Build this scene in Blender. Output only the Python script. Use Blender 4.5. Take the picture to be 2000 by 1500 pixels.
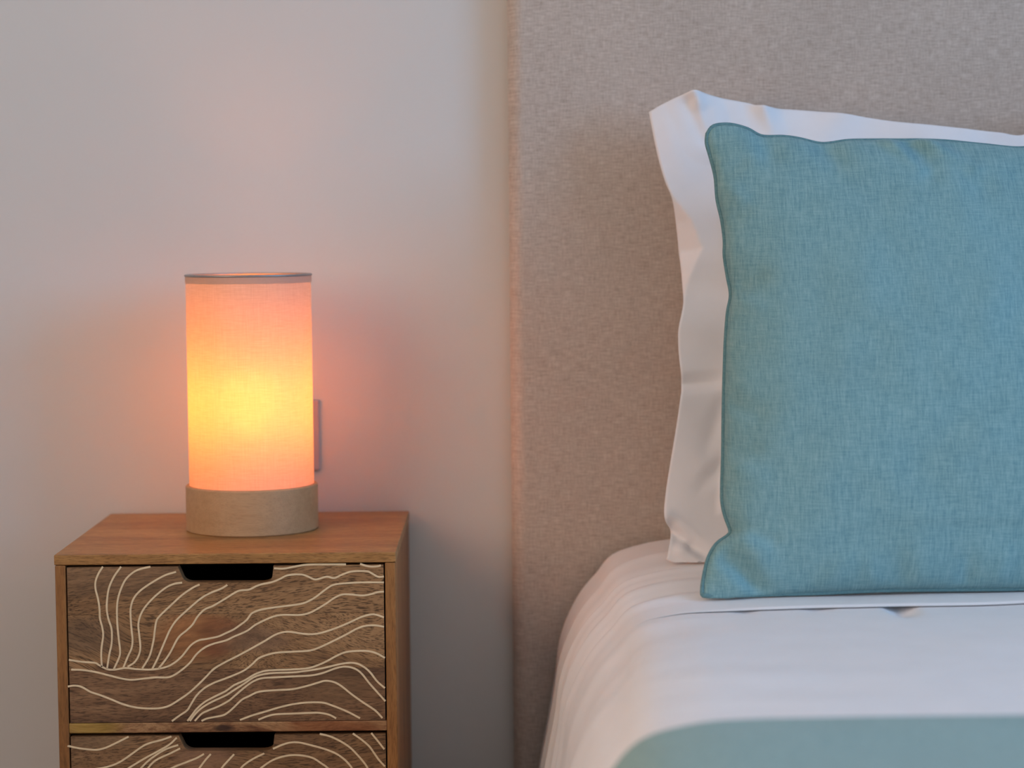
import bpy, bmesh, math, random
from mathutils import Vector, Matrix, noise

for o in list(bpy.data.objects):
    bpy.data.objects.remove(o, do_unlink=True)
C = bpy.context.scene.collection
scene = bpy.context.scene

# ------------------------------------------------------------------ camera
FPX = 4300.0                      # focal length in photo pixels (2000 x 1500)
WALL_D = 2.815                    # camera to back wall
CAM = Vector((0.0, -WALL_D, 0.91))
YAW, PITCH, ROLL = math.radians(-0.23), math.radians(-4.06), math.radians(-0.5)
ROT = (Matrix.Rotation(YAW, 3, 'Z') @ Matrix.Rotation(math.pi / 2 + PITCH, 3, 'X')
       @ Matrix.Rotation(ROLL, 3, 'Z'))
cd = bpy.data.cameras.new('camera')
cam = bpy.data.objects.new('camera', cd)
C.objects.link(cam)
cam.location = CAM
cam.rotation_euler = ROT.to_euler()
cd.sensor_width = 36.0
cd.lens = FPX / 2000.0 * 36.0
cd.clip_start = 0.05
cd.dof.use_dof = True
cd.dof.focus_distance = 2.47
cd.dof.aperture_fstop = 3.2
scene.camera = cam

# ------------------------------------------------------------------ light
scene.view_settings.view_transform = 'Standard'
scene.view_settings.look = 'None'
scene.view_settings.exposure = 0.0
scene.view_settings.gamma = 1.0
scene.view_settings.use_curve_mapping = False
world = bpy.data.worlds.new('world')
scene.world = world
world.use_nodes = True
bg = world.node_tree.nodes['Background']
bg.inputs[0].default_value = (0.62, 0.78, 1.0, 1)
bg.inputs[1].default_value = 0.15

ROOM_X0, ROOM_X1, ROOM_Y0, ROOM_H = -1.75, 2.75, -4.6, 2.6


def window_light(name, loc, rot, sx, sy, power, col):
    l = bpy.data.lights.new(name, 'AREA')
    l.shape = 'RECTANGLE'
    l.size, l.size_y = sx, sy
    l.energy = power
    l.color = col
    o = bpy.data.objects.new(name, l)
    C.objects.link(o)
    o.location = loc
    o.rotation_euler = rot
    return o


# daylight from added, unseen windows behind the camera and in both side walls
WIN = [(-0.85, 2.40, 1.10, 2.45)]              # front wall: x0, x1, z0, z1
WIN_R = [(-3.3, -1.5, 0.95, 2.45)]             # right wall: y0, y1, z0, z1
WIN_L = [(-3.2, -1.3, 0.75, 2.35)]             # left wall, added for warm light on left-facing sides
DAY = (0.78, 0.92, 1.0)
SKY = (0.32, 0.60, 1.0)
WARM_FILL = (1.0, 0.72, 0.52)  # tint of the added warm light from the left
for (x0, x1, z0, z1) in WIN:
    window_light('added_window_light', ((x0 + x1) / 2, ROOM_Y0 + 0.03, (z0 + z1) / 2), (math.pi / 2, 0, math.pi),
                 x1 - x0 - 0.12, z1 - z0 - 0.12, 62.0, DAY)
for (y0, y1, z0, z1) in WIN_R:
    window_light('added_window_light', (ROOM_X1 - 0.03, (y0 + y1) / 2, (z0 + z1) / 2), (math.pi / 2, 0, math.pi / 2),
                 y1 - y0 - 0.12, z1 - z0 - 0.12, 57.0, SKY)
for (y0, y1, z0, z1) in WIN_L:
    window_light('added_window_light', (ROOM_X0 + 0.03, (y0 + y1) / 2, (z0 + z1) / 2), (math.pi / 2, 0, -math.pi / 2),
                 y1 - y0 - 0.12, z1 - z0 - 0.12, 36.0, WARM_FILL)
LAMP_STRENGTH = 42.0


# ------------------------------------------------------------------ helpers
def ray(px, py):
    v = Vector(((px - 1000.0) / FPX, -(py - 750.0) / FPX, -1.0))
    return ROT @ v


def on_y(px, py, Y):
    """point where the pixel's ray meets the vertical plane y = Y"""
    d = ray(px, py)
    return CAM + d * ((Y - CAM.y) / d.y)


def on_plane(px, py, O, n):
    d = ray(px, py)
    return CAM + d * ((O - CAM).dot(n) / d.dot(n))


def obj(name, data, parent=None, mat=None):
    o = bpy.data.objects.new(name, data)
    C.objects.link(o)
    if parent is not None:
        o.parent = parent
    if mat is not None:
        data.materials.clear()
        data.materials.append(mat)
    return o


def empty(name, loc):
    o = bpy.data.objects.new(name, None)
    C.objects.link(o)
    o.location = loc
    o.empty_display_size = 0.05
    return o


def tag(o, label=None, cat=None, kind=None, group=None):
    if label: o['label'] = label
    if cat: o['category'] = cat
    if kind: o['kind'] = kind
    if group: o['group'] = group
    return o


def mesh_from(name, verts, faces, smooth=False):
    me = bpy.data.meshes.new(name)
    me.from_pydata([tuple(v) for v in verts], [], faces)
    me.update()
    if smooth:
        for p in me.polygons: p.use_smooth = True
    return me


def bm_mesh(name, bm, smooth=False):
    bmesh.ops.recalc_face_normals(bm, faces=bm.faces)
    me = bpy.data.meshes.new(name)
    bm.to_mesh(me)
    bm.free()
    if smooth:
        for p in me.polygons: p.use_smooth = True
    return me


def box_bm(x0, x1, y0, y1, z0, z1, bevel=0.0, seg=2, bm=None):
    b = bmesh.new()
    bmesh.ops.create_cube(b, size=1.0)
    for v in b.verts:
        v.co = Vector(((x0 + x1) / 2 + v.co.x * (x1 - x0), (y0 + y1) / 2 + v.co.y * (y1 - y0),
                       (z0 + z1) / 2 + v.co.z * (z1 - z0)))
    if bevel > 0:
        bmesh.ops.bevel(b, geom=b.edges[:], offset=bevel, segments=seg, affect='EDGES', profile=0.5)
    if bm is not None:
        me = bpy.data.meshes.new('tmp'); b.to_mesh(me); b.free()
        bm.from_mesh(me); bpy.data.meshes.remove(me)
        return bm
    return b


def box(name, x0, x1, y0, y1, z0, z1, mat, parent=None, bevel=0.0, seg=2, smooth=False):
    return obj(name, bm_mesh(name, box_bm(x0, x1, y0, y1, z0, z1, bevel, seg), smooth), parent, mat)


def prism(name, pts, y0, y1, mat, parent=None, bevel=0.0):
    """outline in x,z extruded along y"""
    b = bmesh.new()
    vs = [b.verts.new((x, y0, z)) for x, z in pts]
    f = b.faces.new(vs)
    r = bmesh.ops.extrude_face_region(b, geom=[f])
    for g in r['geom']:
        if isinstance(g, bmesh.types.BMVert):
            g.co.y = y1
    if bevel > 0:
        es = [e for e in b.edges if abs(e.verts[0].co.y - e.verts[1].co.y) < 1e-9 and e.verts[0].co.y == min(y0, y1)]
        bmesh.ops.bevel(b, geom=es, offset=bevel, segments=2, affect='EDGES', profile=0.5)
    return obj(name, bm_mesh(name, b), parent, mat)


def lathe(name, prof, mat, parent=None, seg=96, smooth=True):
    """closed profile of (radius, z), revolved around z"""
    verts, faces = [], []
    n = len(prof)
    for i in range(seg):
        a = 2 * math.pi * i / seg
        for r, z in prof:
            verts.append((r * math.cos(a), r * math.sin(a), z))
    for i in range(seg):
        j = (i + 1) % seg
        for k in range(n):
            l = (k + 1) % n
            faces.append((i * n + k, j * n + k, j * n + l, i * n + l))
    me = mesh_from(name, verts, faces, smooth)
    b = bmesh.new(); b.from_mesh(me)
    bmesh.ops.remove_doubles(b, verts=b.verts, dist=1e-6)
    bmesh.ops.dissolve_degenerate(b, edges=b.edges, dist=1e-7)
    bmesh.ops.recalc_face_normals(b, faces=b.faces)
    b.to_mesh(me); b.free()
    if smooth:
        try: me.set_sharp_from_angle(angle=math.radians(40))
        except Exception: pass
    return obj(name, me, parent, mat)


def catmull(pts, step):
    """smooth curve through 2-D points, resampled at about `step`"""
    P = [Vector(p) for p in pts]
    P = [P[0] * 2 - P[1]] + P + [P[-1] * 2 - P[-2]]
    out = []
    for i in range(1, len(P) - 2):
        p0, p1, p2, p3 = P[i - 1], P[i], P[i + 1], P[i + 2]
        n = max(2, int((p2 - p1).length / step))
        for k in range(n):
            t = k / n
            out.append(0.5 * ((2 * p1) + (p2 - p0) * t + (2 * p0 - 5 * p1 + 4 * p2 - p3) * t * t
                              + (3 * p1 - p0 - 3 * p2 + p3) * t ** 3))
    out.append(P[-2].copy())
    return out


def resample(pts, n):
    """n points evenly spread along a polyline"""
    L = [0.0]
    for a, b in zip(pts, pts[1:]): L.append(L[-1] + (b - a).length)
    out, j = [], 0
    for i in range(n):
        s = L[-1] * i / (n - 1)
        while j < len(L) - 2 and L[j + 1] < s: j += 1
        t = (s - L[j]) / max(1e-9, L[j + 1] - L[j])
        out.append(pts[j].lerp(pts[j + 1], min(1, max(0, t))))
    return out


def tube(pts, rad, seg=10, closed=False):
    """tube mesh along 3-D points"""
    n = len(pts)
    verts, faces = [], []
    for i in range(n):
        if closed:
            t = (pts[(i + 1) % n] - pts[i - 1]).normalized()
        else:
            t = (pts[min(n - 1, i + 1)] - pts[max(0, i - 1)]).normalized()
        up = Vector((0, -1, 0.1))
        a = t.cross(up).normalized(); b = a.cross(t).normalized()
        for k in range(seg):
            an = 2 * math.pi * k / seg
            verts.append(pts[i] + a * (rad * math.cos(an)) + b * (rad * math.sin(an)))
    for i in range(n if closed else n - 1):
        j = (i + 1) % n
        for k in range(seg):
            l = (k + 1) % seg
            faces.append((i * seg + k, i * seg + l, j * seg + l, j * seg + k))
    return verts, faces


# ------------------------------------------------------------------ materials
class NT:
    def __init__(s, name):
        s.m = bpy.data.materials.new(name); s.m.use_nodes = True
        s.t = s.m.node_tree
        s.b = s.t.nodes['Principled BSDF']
        s.out = s.t.nodes['Material Output']

    def n(s, typ, **kw):
        nd = s.t.nodes.new(typ)
        for k, v in kw.items(): setattr(nd, k, v)
        return nd

    def link(s, a, b): s.t.links.new(a, b)

    def coord(s, scale=(1, 1, 1), rot=(0, 0, 0), loc=(0, 0, 0), src='Object'):
        tc = s.n('ShaderNodeTexCoord')
        mp = s.n('ShaderNodeMapping')
        mp.inputs['Scale'].default_value = scale
        mp.inputs['Rotation'].default_value = rot
        mp.inputs['Location'].default_value = loc
        s.link(tc.outputs[src], mp.inputs['Vector'])
        return mp.outputs['Vector']

    def noise(s, vec, scale=1.0, detail=2.0, rough=0.5, dist=0.0):
        nz = s.n('ShaderNodeTexNoise')
        nz.inputs['Scale'].default_value = scale
        nz.inputs['Detail'].default_value = detail
        nz.inputs['Roughness'].default_value = rough
        nz.inputs['Distortion'].default_value = dist
        s.link(vec, nz.inputs['Vector'])
        return nz.outputs['Fac']

    def ramp(s, fac, stops, interp='LINEAR'):
        r = s.n('ShaderNodeValToRGB')
        r.color_ramp.interpolation = interp
        el = r.color_ramp.elements
        while len(el) < len(stops): el.new(0.5)
        for e, (p, c) in zip(el, stops):
            e.position = p
            e.color = (c, c, c, 1) if isinstance(c, (int, float)) else (*c, 1)
        s.link(fac, r.inputs['Fac'])
        return r.outputs['Color']

    def mix(s, fac, a, b, typ='MIX'):
        m = s.n('ShaderNodeMix', data_type='RGBA', blend_type=typ)
        for sock, v in ((m.inputs[0], fac), (m.inputs[6], a), (m.inputs[7], b)):
            if isinstance(v, (int, float)): sock.default_value = v
            elif isinstance(v, tuple): sock.default_value = (*v, 1)
            else: s.link(v, sock)
        return m.outputs[2]

    def math(s, op, a, b=0.0):
        m = s.n('ShaderNodeMath', operation=op)
        for sock, v in ((m.inputs[0], a), (m.inputs[1], b)):
            if isinstance(v, (int, float)): sock.default_value = v
            else: s.link(v, sock)
        return m.outputs[0]

    def bump(s, h, strength, dist):
        b = s.n('ShaderNodeBump')
        b.inputs['Strength'].default_value = strength
        b.inputs['Distance'].default_value = dist
        s.link(h, b.inputs['Height'])
        s.link(b.outputs['Normal'], s.b.inputs['Normal'])

    def done(s, col, rough=0.6, spec=0.3):
        if isinstance(col, tuple): s.b.inputs['Base Color'].default_value = (*col, 1)
        else: s.link(col, s.b.inputs['Base Color'])
        if isinstance(rough, (int, float)): s.b.inputs['Roughness'].default_value = rough
        else: s.link(rough, s.b.inputs['Roughness'])
        s.b.inputs['Specular IOR Level'].default_value = spec
        return s.m


def m_plain(name, col, rough=0.6, spec=0.3, nscale=30, namp=0.06):
    t = NT(name)
    f = t.noise(t.coord(), nscale, 3)
    c = t.mix(t.ramp(f, [(0.3, 1 - namp), (0.7, 1.0)]), (0, 0, 0), col, 'MULTIPLY')
    c = t.mix(1.0, col, t.ramp(f, [(0.3, 1 - namp), (0.7, 1.0)]), 'MULTIPLY')
    return t.done(c, rough, spec)


def m_plaster(name, col):
    t = NT(name)
    v = t.coord()
    f = t.noise(v, 2.2, 3, 0.5)
    c = t.mix(1.0, col, t.ramp(f, [(0.3, 0.965), (0.7, 1.0)]), 'MULTIPLY')
    h = t.noise(v, 260, 3, 0.6)
    t.bump(h, 0.12, 0.0006)
    return t.done(c, 0.85, 0.15)


def m_weave(name, col, dark, amp=0.5, warp=(420.0, 55.0), vert=0.5, rough=0.9, sheen=0.1, bump=0.35, plane='xz',
            rel=0.0005):
    """melange linen weave: threads running along both axes of the cloth"""
    t = NT(name)
    hi, lo = warp
    ax = {'xz': ((lo, 5.0, hi), (hi, 5.0, lo)), 'xy': ((lo, hi, 5.0), (hi, lo, 5.0))}[plane]
    n1 = t.noise(t.coord(ax[0]), 1.0, 3, 0.65, 0.15)
    n2 = t.noise(t.coord(ax[1]), 1.0, 3, 0.65, 0.15)
    th = t.math('ADD', t.math('MULTIPLY', n1, 1.0 - vert), t.math('MULTIPLY', n2, vert))
    fine = t.noise(t.coord((900.0, 900.0, 900.0)), 1.0, 1, 0.5)
    th2 = t.math('ADD', t.math('MULTIPLY', th, 0.85), t.math('MULTIPLY', fine, 0.15))
    broad = t.noise(t.coord((9, 9, 9)), 1.0, 2)
    fac = t.ramp(th2, [(0.5 - 0.12, 0.0), (0.5 + 0.12, 1.0)])
    c = t.mix(fac, dark, col)
    c = t.mix(1.0, c, t.ramp(broad, [(0.3, 0.95), (0.7, 1.0)]), 'MULTIPLY')
    t.bump(th2, bump, rel)
    t.b.inputs['Sheen Weight'].default_value = sheen
    t.b.inputs['Sheen Roughness'].default_value = 0.5
    return t.done(c, rough, 0.1)


def m_cotton(name, col, sheen=0.05):
    t = NT(name)
    v = t.coord((600, 600, 600))
    h = t.noise(v, 1.0, 2)
    br = t.noise(t.coord((25, 25, 25)), 1.0, 3, 0.6)
    c = t.mix(1.0, col, t.ramp(br, [(0.3, 0.97), (0.7, 1.0)]), 'MULTIPLY')
    t.bump(h, 0.08, 0.0003)
    t.b.inputs['Sheen Weight'].default_value = sheen
    return t.done(c, 0.75, 0.2)


def m_wood(name, light, mid, dark, axis='x', off=(0, 0, 0), ang=0.0, pore=0.8, patches=(), rough=0.5, fig=14.0,
           swirl=0.25, contrast=1.0, spec=0.35):
    """mango wood: figured ground, short dark pores along the grain, optional coloured heart patches"""
    t = NT(name)
    st = {'x': (fig * 0.13, fig, fig), 'z': (fig, fig, fig * 0.13)}[axis]
    pst = {'x': (85.0, 900.0, 900.0), 'z': (900.0, 900.0, 85.0)}[axis]
    r = (0, ang, 0)
    wob = t.noise(t.coord((7, 7, 7), loc=off), 1.0, 2)
    # bend the coordinates a little so that the grain flows
    tc = t.n('ShaderNodeTexCoord')
    add = t.n('ShaderNodeVectorMath', operation='ADD')
    sc = t.n('ShaderNodeVectorMath', operation='SCALE')
    nzc = t.n('ShaderNodeTexNoise'); nzc.inputs['Scale'].default_value = 6.0; nzc.inputs['Detail'].default_value = 1.0
    mpn = t.n('ShaderNodeMapping'); mpn.inputs['Location'].default_value = off
    t.link(tc.outputs['Object'], mpn.inputs['Vector'])
    t.link(mpn.outputs['Vector'], nzc.inputs['Vector'])
    t.link(nzc.outputs['Color'], sc.inputs[0]); sc.inputs['Scale'].default_value = swirl * 0.16
    t.link(mpn.outputs['Vector'], add.inputs[0]); t.link(sc.outputs['Vector'], add.inputs[1])

    def mapped(scale):
        mp = t.n('ShaderNodeMapping'); mp.inputs['Scale'].default_value = scale
        mp0 = t.n('ShaderNodeMapping'); mp0.inputs['Rotation'].default_value = r
        t.link(add.outputs['Vector'], mp0.inputs['Vector'])
        t.link(mp0.outputs['Vector'], mp.inputs['Vector'])
        return mp.outputs['Vector']
    figr = t.noise(mapped(st), 1.0, 4, 0.6, 0.3)
    fine = t.noise(mapped(tuple(x * 9 for x in st)), 1.0, 3, 0.7)
    g = t.math('ADD', t.math('MULTIPLY', figr, 0.62), t.math('MULTIPLY', fine, 0.38))
    w = 0.17 / contrast
    c = t.ramp(g, [(0.5 - w, dark), (0.5, mid), (0.5 + w, light)])
    por = t.noise(mapped(pst), 1.0, 2, 0.6)
    pm = t.ramp(por, [(0.37, 1.0), (0.51, 0.0)])
    c = t.mix(t.math('MULTIPLY', pm, pore), c, tuple(x * 0.3 for x in dark))
    for (x, z, rx, rz, col, s_) in patches:
        tcp = t.n('ShaderNodeTexCoord')
        mp = t.n('ShaderNodeMapping')
        mp.inputs['Location'].default_value = (-x / rx, 0, -z / rz)
        mp.inputs['Scale'].default_value = (1 / rx, 0.0, 1 / rz)
        t.link(tcp.outputs['Object'], mp.inputs['Vector'])
        ln = t.n('ShaderNodeVectorMath', operation='LENGTH')
        t.link(mp.outputs['Vector'], ln.inputs[0])
        d = t.math('ADD', ln.outputs['Value'], t.math('MULTIPLY', t.math('SUBTRACT', figr, 0.5), 1.6))
        f = t.ramp(d, [(0.35, s_), (1.15, 0.0)], 'EASE')
        c = t.mix(f, c, t.mix(1.0, col, t.ramp(g, [(0.36, 0.45), (0.62, 1.15)]), 'MULTIPLY'))
    t.bump(t.math('SUBTRACT', fine, t.math('MULTIPLY', pm, 0.6)), 0.25, 0.0004)
    return t.done(c, rough, spec)


def srgb(r, g, b):
    f = lambda v: (v / 255 / 12.92) if v / 255 <= 0.04045 else ((v / 255 + 0.055) / 1.055) ** 2.4
    return (f(r), f(g), f(b))


# ------------------------------------------------------------------ room
M_WALL = m_plaster('wall_paint', (0.71, 0.695, 0.655))
M_CEIL = m_plaster('ceiling_paint', (0.82, 0.81, 0.79))
M_FLOOR = m_wood('floor_oak', (0.24, 0.15, 0.09), (0.19, 0.115, 0.068), (0.12, 0.07, 0.04), 'x', rough=0.45, fig=5)
M_TRIM = m_plain('white_trim_paint', (0.8, 0.8, 0.79), 0.4)
M_GLASS = NT('window_glass')
M_GLASS.b.inputs['Transmission Weight'].default_value = 1.0
M_GLASS = M_GLASS.done((0.95, 0.98, 1.0), 0.02, 0.5)


def struct(o):
    o['kind'] = 'structure'
    return o


T = 0.12
struct(box('wall_back', ROOM_X0 - T, ROOM_X1 + T, 0.0, T, 0, ROOM_H, M_WALL))
struct(box('floor', ROOM_X0 - T, ROOM_X1 + T, ROOM_Y0 - T, T, -0.1, 0, M_FLOOR))
struct(box('ceiling', ROOM_X0 - T, ROOM_X1 + T, ROOM_Y0 - T, T, ROOM_H, ROOM_H + 0.1, M_CEIL))


def wall_with_windows(name, wins, a0, a1, place):
    """wall from a0 to a1 with openings; place(u0, u1, d0, d1, z0, z1, bm) puts a box (d measured outwards)"""
    b = bmesh.new()
    us = [a0]
    for w in wins: us += [w[0], w[1]]
    us.append(a1)
    for i in range(0, len(us), 2): place(us[i], us[i + 1], 0, T, 0, ROOM_H, b)
    for w in wins:
        place(w[0], w[1], 0, T, 0, w[2], b)
        place(w[0], w[1], 0, T, w[3], ROOM_H, b)
    return struct(obj(name, bm_mesh(name, b), None, M_WALL))


def window(name, w, place):
    x0, x1, z0, z1 = w
    xm = (x0 + x1) / 2
    b = bmesh.new()
    for a in ((x0, x0 + .06, z0, z1), (x1 - .06, x1, z0, z1), (x0 + .06, x1 - .06, z0, z0 + .06),
              (x0 + .06, x1 - .06, z1 - .06, z1), (xm - .03, xm + .03, z0 + .06, z1 - .06)):
        place(a[0], a[1], 0.03, 0.09, a[2], a[3], b)
    wf = struct(obj(name, bm_mesh(name, b), None, M_TRIM))
    for a in ((x0 + .06, xm - .03), (xm + .03, x1 - .06)):
        b = bmesh.new()
        place(a[0], a[1], 0.06, 0.066, z0 + .06, z1 - .06, b)
        obj('pane', bm_mesh('pane', b), wf, M_GLASS)


def on_front(u0, u1, d0, d1, z0, z1, bm): box_bm(u0, u1, ROOM_Y0 - d1, ROOM_Y0 - d0, z0, z1, bm=bm)
def on_right(u0, u1, d0, d1, z0, z1, bm): box_bm(ROOM_X1 + d0, ROOM_X1 + d1, u0, u1, z0, z1, bm=bm)


wall_with_windows('wall_front', WIN, ROOM_X0 - T, ROOM_X1 + T, on_front)
def on_left(u0, u1, d0, d1, z0, z1, bm): box_bm(ROOM_X0 - d1, ROOM_X0 - d0, u0, u1, z0, z1, bm=bm)


wall_with_windows('wall_right', WIN_R, ROOM_Y0, 0.0, on_right)
wall_with_windows('wall_left', WIN_L, ROOM_Y0, 0.0, on_left)
for w in WIN_L: window('added_window_3', w, on_left)  # frames and panes of the added, unseen windows
for w in WIN: window('added_window_1', w, on_front)
for w in WIN_R: window('added_window_2', w, on_right)
struct(box('baseboard_back', ROOM_X0, ROOM_X1, -0.012, 0, 0, 0.08, M_TRIM))
struct(box('baseboard_left', ROOM_X0, ROOM_X0 + 0.012, ROOM_Y0, -0.012, 0, 0.08, M_TRIM))
struct(box('baseboard_right', ROOM_X1 - 0.012, ROOM_X1, ROOM_Y0, -0.012, 0, 0.08, M_TRIM))

# ------------------------------------------------------------------ bed: headboard, base, mattress
HB_Y = -0.048
HB_X0 = on_y(997, 700, HB_Y).x
M_HEAD = m_weave('headboard_linen', srgb(217, 205, 193), srgb(172, 156, 143), warp=(700, 62), vert=0.42)
M_BASE = m_weave('bed_base_linen', srgb(150, 140, 132), srgb(105, 96, 90), warp=(430, 60))
M_MATT = m_cotton('mattress_ticking', (0.8, 0.8, 0.8))
M_DARKWOOD = m_wood('dark_leg_wood', (0.1, .06, .035), (.07, .04, .025), (.04, .025, .015), 'z')
BED_X0 = 0.105; BED_X1 = BED_X0 + 1.55
bed = empty('bed', ((BED_X0 + BED_X1) / 2, -1.05, 0))
tag(bed, 'bed with tall grey-beige linen-weave headboard against the wall', 'bed')
BO = Vector(bed.location)


def shift(o, d):
    for v in o.data.vertices: v.co -= d
    o.data.update()
    return o


shift(box('headboard', HB_X0, HB_X0 + 1.85, HB_Y, -0.002, 0.02, 1.42, M_HEAD, bed, 0.020, 7, True), BO)
shift(box('bed_base', BED_X0 + .03, BED_X1 - .03, -2.12, HB_Y - 0.004, 0.10, 0.30, M_BASE, bed, 0.01), BO)
shift(box('mattress', BED_X0 + .035, BED_X1 - .035, -2.12, HB_Y - 0.004, 0.302, 0.468, M_MATT, bed, 0.04, 4, True), BO)
for lx in (BED_X0 + .08, BED_X1 - .08):
    for ly in (-0.2, -2.03):
        shift(box('leg', lx - .025, lx + .025, ly - .025, ly + .025, 0, 0.099, M_DARKWOOD, bed, 0.004), BO)

# ------------------------------------------------------------------ duvet, turned-back sheet, throw
M_DUVET = m_cotton('white_duvet_cotton', (0.88, 0.875, 0.88))
M_SHEET = m_cotton('white_sheet_cotton', (0.88, 0.875, 0.88))
M_PILLOW = m_cotton('white_pillow_cotton', (0.90, 0.88, 0.89))
# cross-section of the covers at the left side of the bed (x, z), read from the outline beside the headboard
PROF = [(0.036, 0.13), (0.044, 0.19), (0.053, 0.25), (0.0630, 0.297), (0.0725, 0.345), (0.079, 0.385),
        (0.0905, 0.418), (0.106, 0.446), (0.126, 0.468), (0.143, 0.487), (0.175, 0.4955), (0.21, 0.4985), (0.30, 0.4995),
        (0.45, 0.5003), (0.65, 0.501)]
XC = (BED_X0 + BED_X1) / 2 + 0.005
full = PROF + [(2 * XC - x, z) for x, z in reversed(PROF)]
PC = resample(catmull([Vector(p) for p in full], 0.006), 420)
PN = []
for i in range(len(PC)):
    tdir = (PC[min(i + 1, len(PC) - 1)] - PC[max(i - 1, 0)]).normalized()
    PN.append(Vector((-tdir.y, tdir.x)))


def sm(a, b, x):
    t = min(1.0, max(0.0, (x - a) / (b - a)))
    return t * t * (3 - 2 * t)


# cross folds: (y, width, height, how far over the top they run)
FOLDS = [(-0.20, 0.018, 0.004, 0.5), (-0.265, 0.014, -0.003, 0.4), (-0.315, 0.012, 0.0045, 0.45),
         (-0.352, 0.010, -0.003, 0.4), (-0.395, 0.014, 0.005, 0.36), (-0.43, 0.010, -0.0035, 0.33),
         (-0.475, 0.016, 0.004, 0.40), (-0.585, 0.02, 0.003, 0.3), (-0.66, 0.03, -0.003, 0.26),
         (-0.80, 0.05, 0.004, 0.24), (-0.95, 0.05, -0.003, 0.22)]
DIPS = [(on_y(1757, 1192, -0.545).x, -0.555, 0.018, 0.030, 0.011), (on_y(1598, 1192, -0.545).x, -0.549, 0.02, 0.012, 0.0025),
        (on_y(1455, 1198, -0.545).x, -0.549, 0.014, 0.012, 0.0025)]


def cover_disp(i, y, amp=1.0):
    x, z = PC[i]
    side = 1.0 - sm(0.20, 0.42, x) if x < XC else 1.0 - sm(0.20, 0.42, 2 * XC - x)
    h = 0.0
    for fy, fw, fh, reach in FOLDS:
        yy = y - fy - 0.05 * (0.52 - z) - 0.012 * noise.noise(Vector((x * 6, fy * 9, 0.3)))
        k = 1.0 - sm(reach - 0.22, reach, min(x, 2 * XC - x))
        h += fh * math.exp(-(yy / fw) ** 2) * k
    h += 0.004 * noise.noise(Vector((x * 3.2, y * 3.2, z * 3.2))) + 0.0016 * noise.noise(Vector((x * 11, y * 11, z * 11 + 4)))
    h += side * 0.003 * noise.noise(Vector((x * 4, y * 14 + z * 6, 2.0)))
    h += 0.005 * sm(-0.50, -0.12, y) * sm(0.09, 0.22, min(x, 2 * XC - x))
    return h * amp


def flare(x, y):
    f = 0.026 * sm(0.62, 1.15, -y)
    return -f * (1 - sm(0.16, 0.40, x)) if x < XC else f * (1 - sm(0.16, 0.40, 2 * XC - x))


def bed_top(x, y):
    """height of the covers' upper side where they lie flat"""
    best = min(range(len(PC)), key=lambda i: abs(PC[i].x - x) + (1.0 if PC[i].y < 0.42 else 0.0))
    return PC[best].y + PN[best].y * (cover_disp(best, y) + 0.0172)


def cover(name, ys, thick, off, mat, dips=False, i0=0, i1=None, round_ends=True, fade=False):
    """cloth shell following the bed's cross-section"""
    i1 = len(PC) if i1 is None else i1
    n = i1 - i0
    verts, faces = [], []
    m = len(ys)
    for layer in (0, 1):
        for k, y in enumerate(ys):
            e = 1.0
            if round_ends:
                de = min(y - ys[0], ys[-1] - y)
                e = math.sqrt(max(0.0, 1 - (1 - min(1.0, de / (thick * 1.2))) ** 2))
            for i in range(i0, i1):
                p, nr = PC[i], PN[i]
                h = cover_disp(i, y) + off
                th = thick * (1.0 if not fade else 0.12 + 0.88 * sm(0.13, 0.30, min(p.x, 2 * XC - p.x)))
                if layer == 0: h += th * (0.5 + 0.5 * e)
                else: h += th * (0.5 - 0.5 * e)
                if fade or (dips and y > -0.5495):
                    h -= 0.0017 * (1 - sm(0.13, 0.30, min(p.x, 2 * XC - p.x)))
                if dips:
                    for dx, dy, wx, wy, dd in DIPS:
                        tri = max(0.0, 1 - abs(p.x - dx) / wx)
                        h -= dd * tri * math.exp(-((y - dy) / wy) ** 2)
                verts.append((p.x + nr.x * h + flare(p.x, y), y, p.y + nr.y * h))
    for layer in (0, 1):
        o_ = layer * m * n
        for k in range(m - 1):
            for i in range(n - 1):
                a = o_ + k * n + i
                q = (a, a + 1, a + n + 1, a + n)
                faces.append(q if layer else q[::-1])
    N = m * n
    for k in range(m - 1):
        for i in (0, n - 1):
            a = k * n + i
            q = (a, a + n, N + a + n, N + a)
            faces.append(q)
    for k in (0, m - 1):
        for i in range(n - 1):
            a = k * n + i
            faces.append((a, a + 1, N + a + 1, N + a))
    b_ = bmesh.new()
    me = mesh_from(name, verts, faces)
    b_.from_mesh(me); bpy.data.meshes.remove(me)
    return obj(name, bm_mesh(name, b_, True), None, mat)


def yrange(a, b, fine=(), n=130):
    ys = [a + (b - a) * i / n for i in range(n + 1)]
    for c in fine: ys += [c + 0.0012 * j for j in range(-8, 9)]
    ends = [a + 0.001 * j for j in (1, 2, 3, 5, 7)] + [b - 0.001 * j for j in (1, 2, 3, 5, 7)]
    ys = sorted(y for y in ys + ends if a <= y <= b)
    out = [ys[0]]
    for y in ys[1:]:
        if y - out[-1] > 2e-4: out.append(y)
    return out


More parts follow.
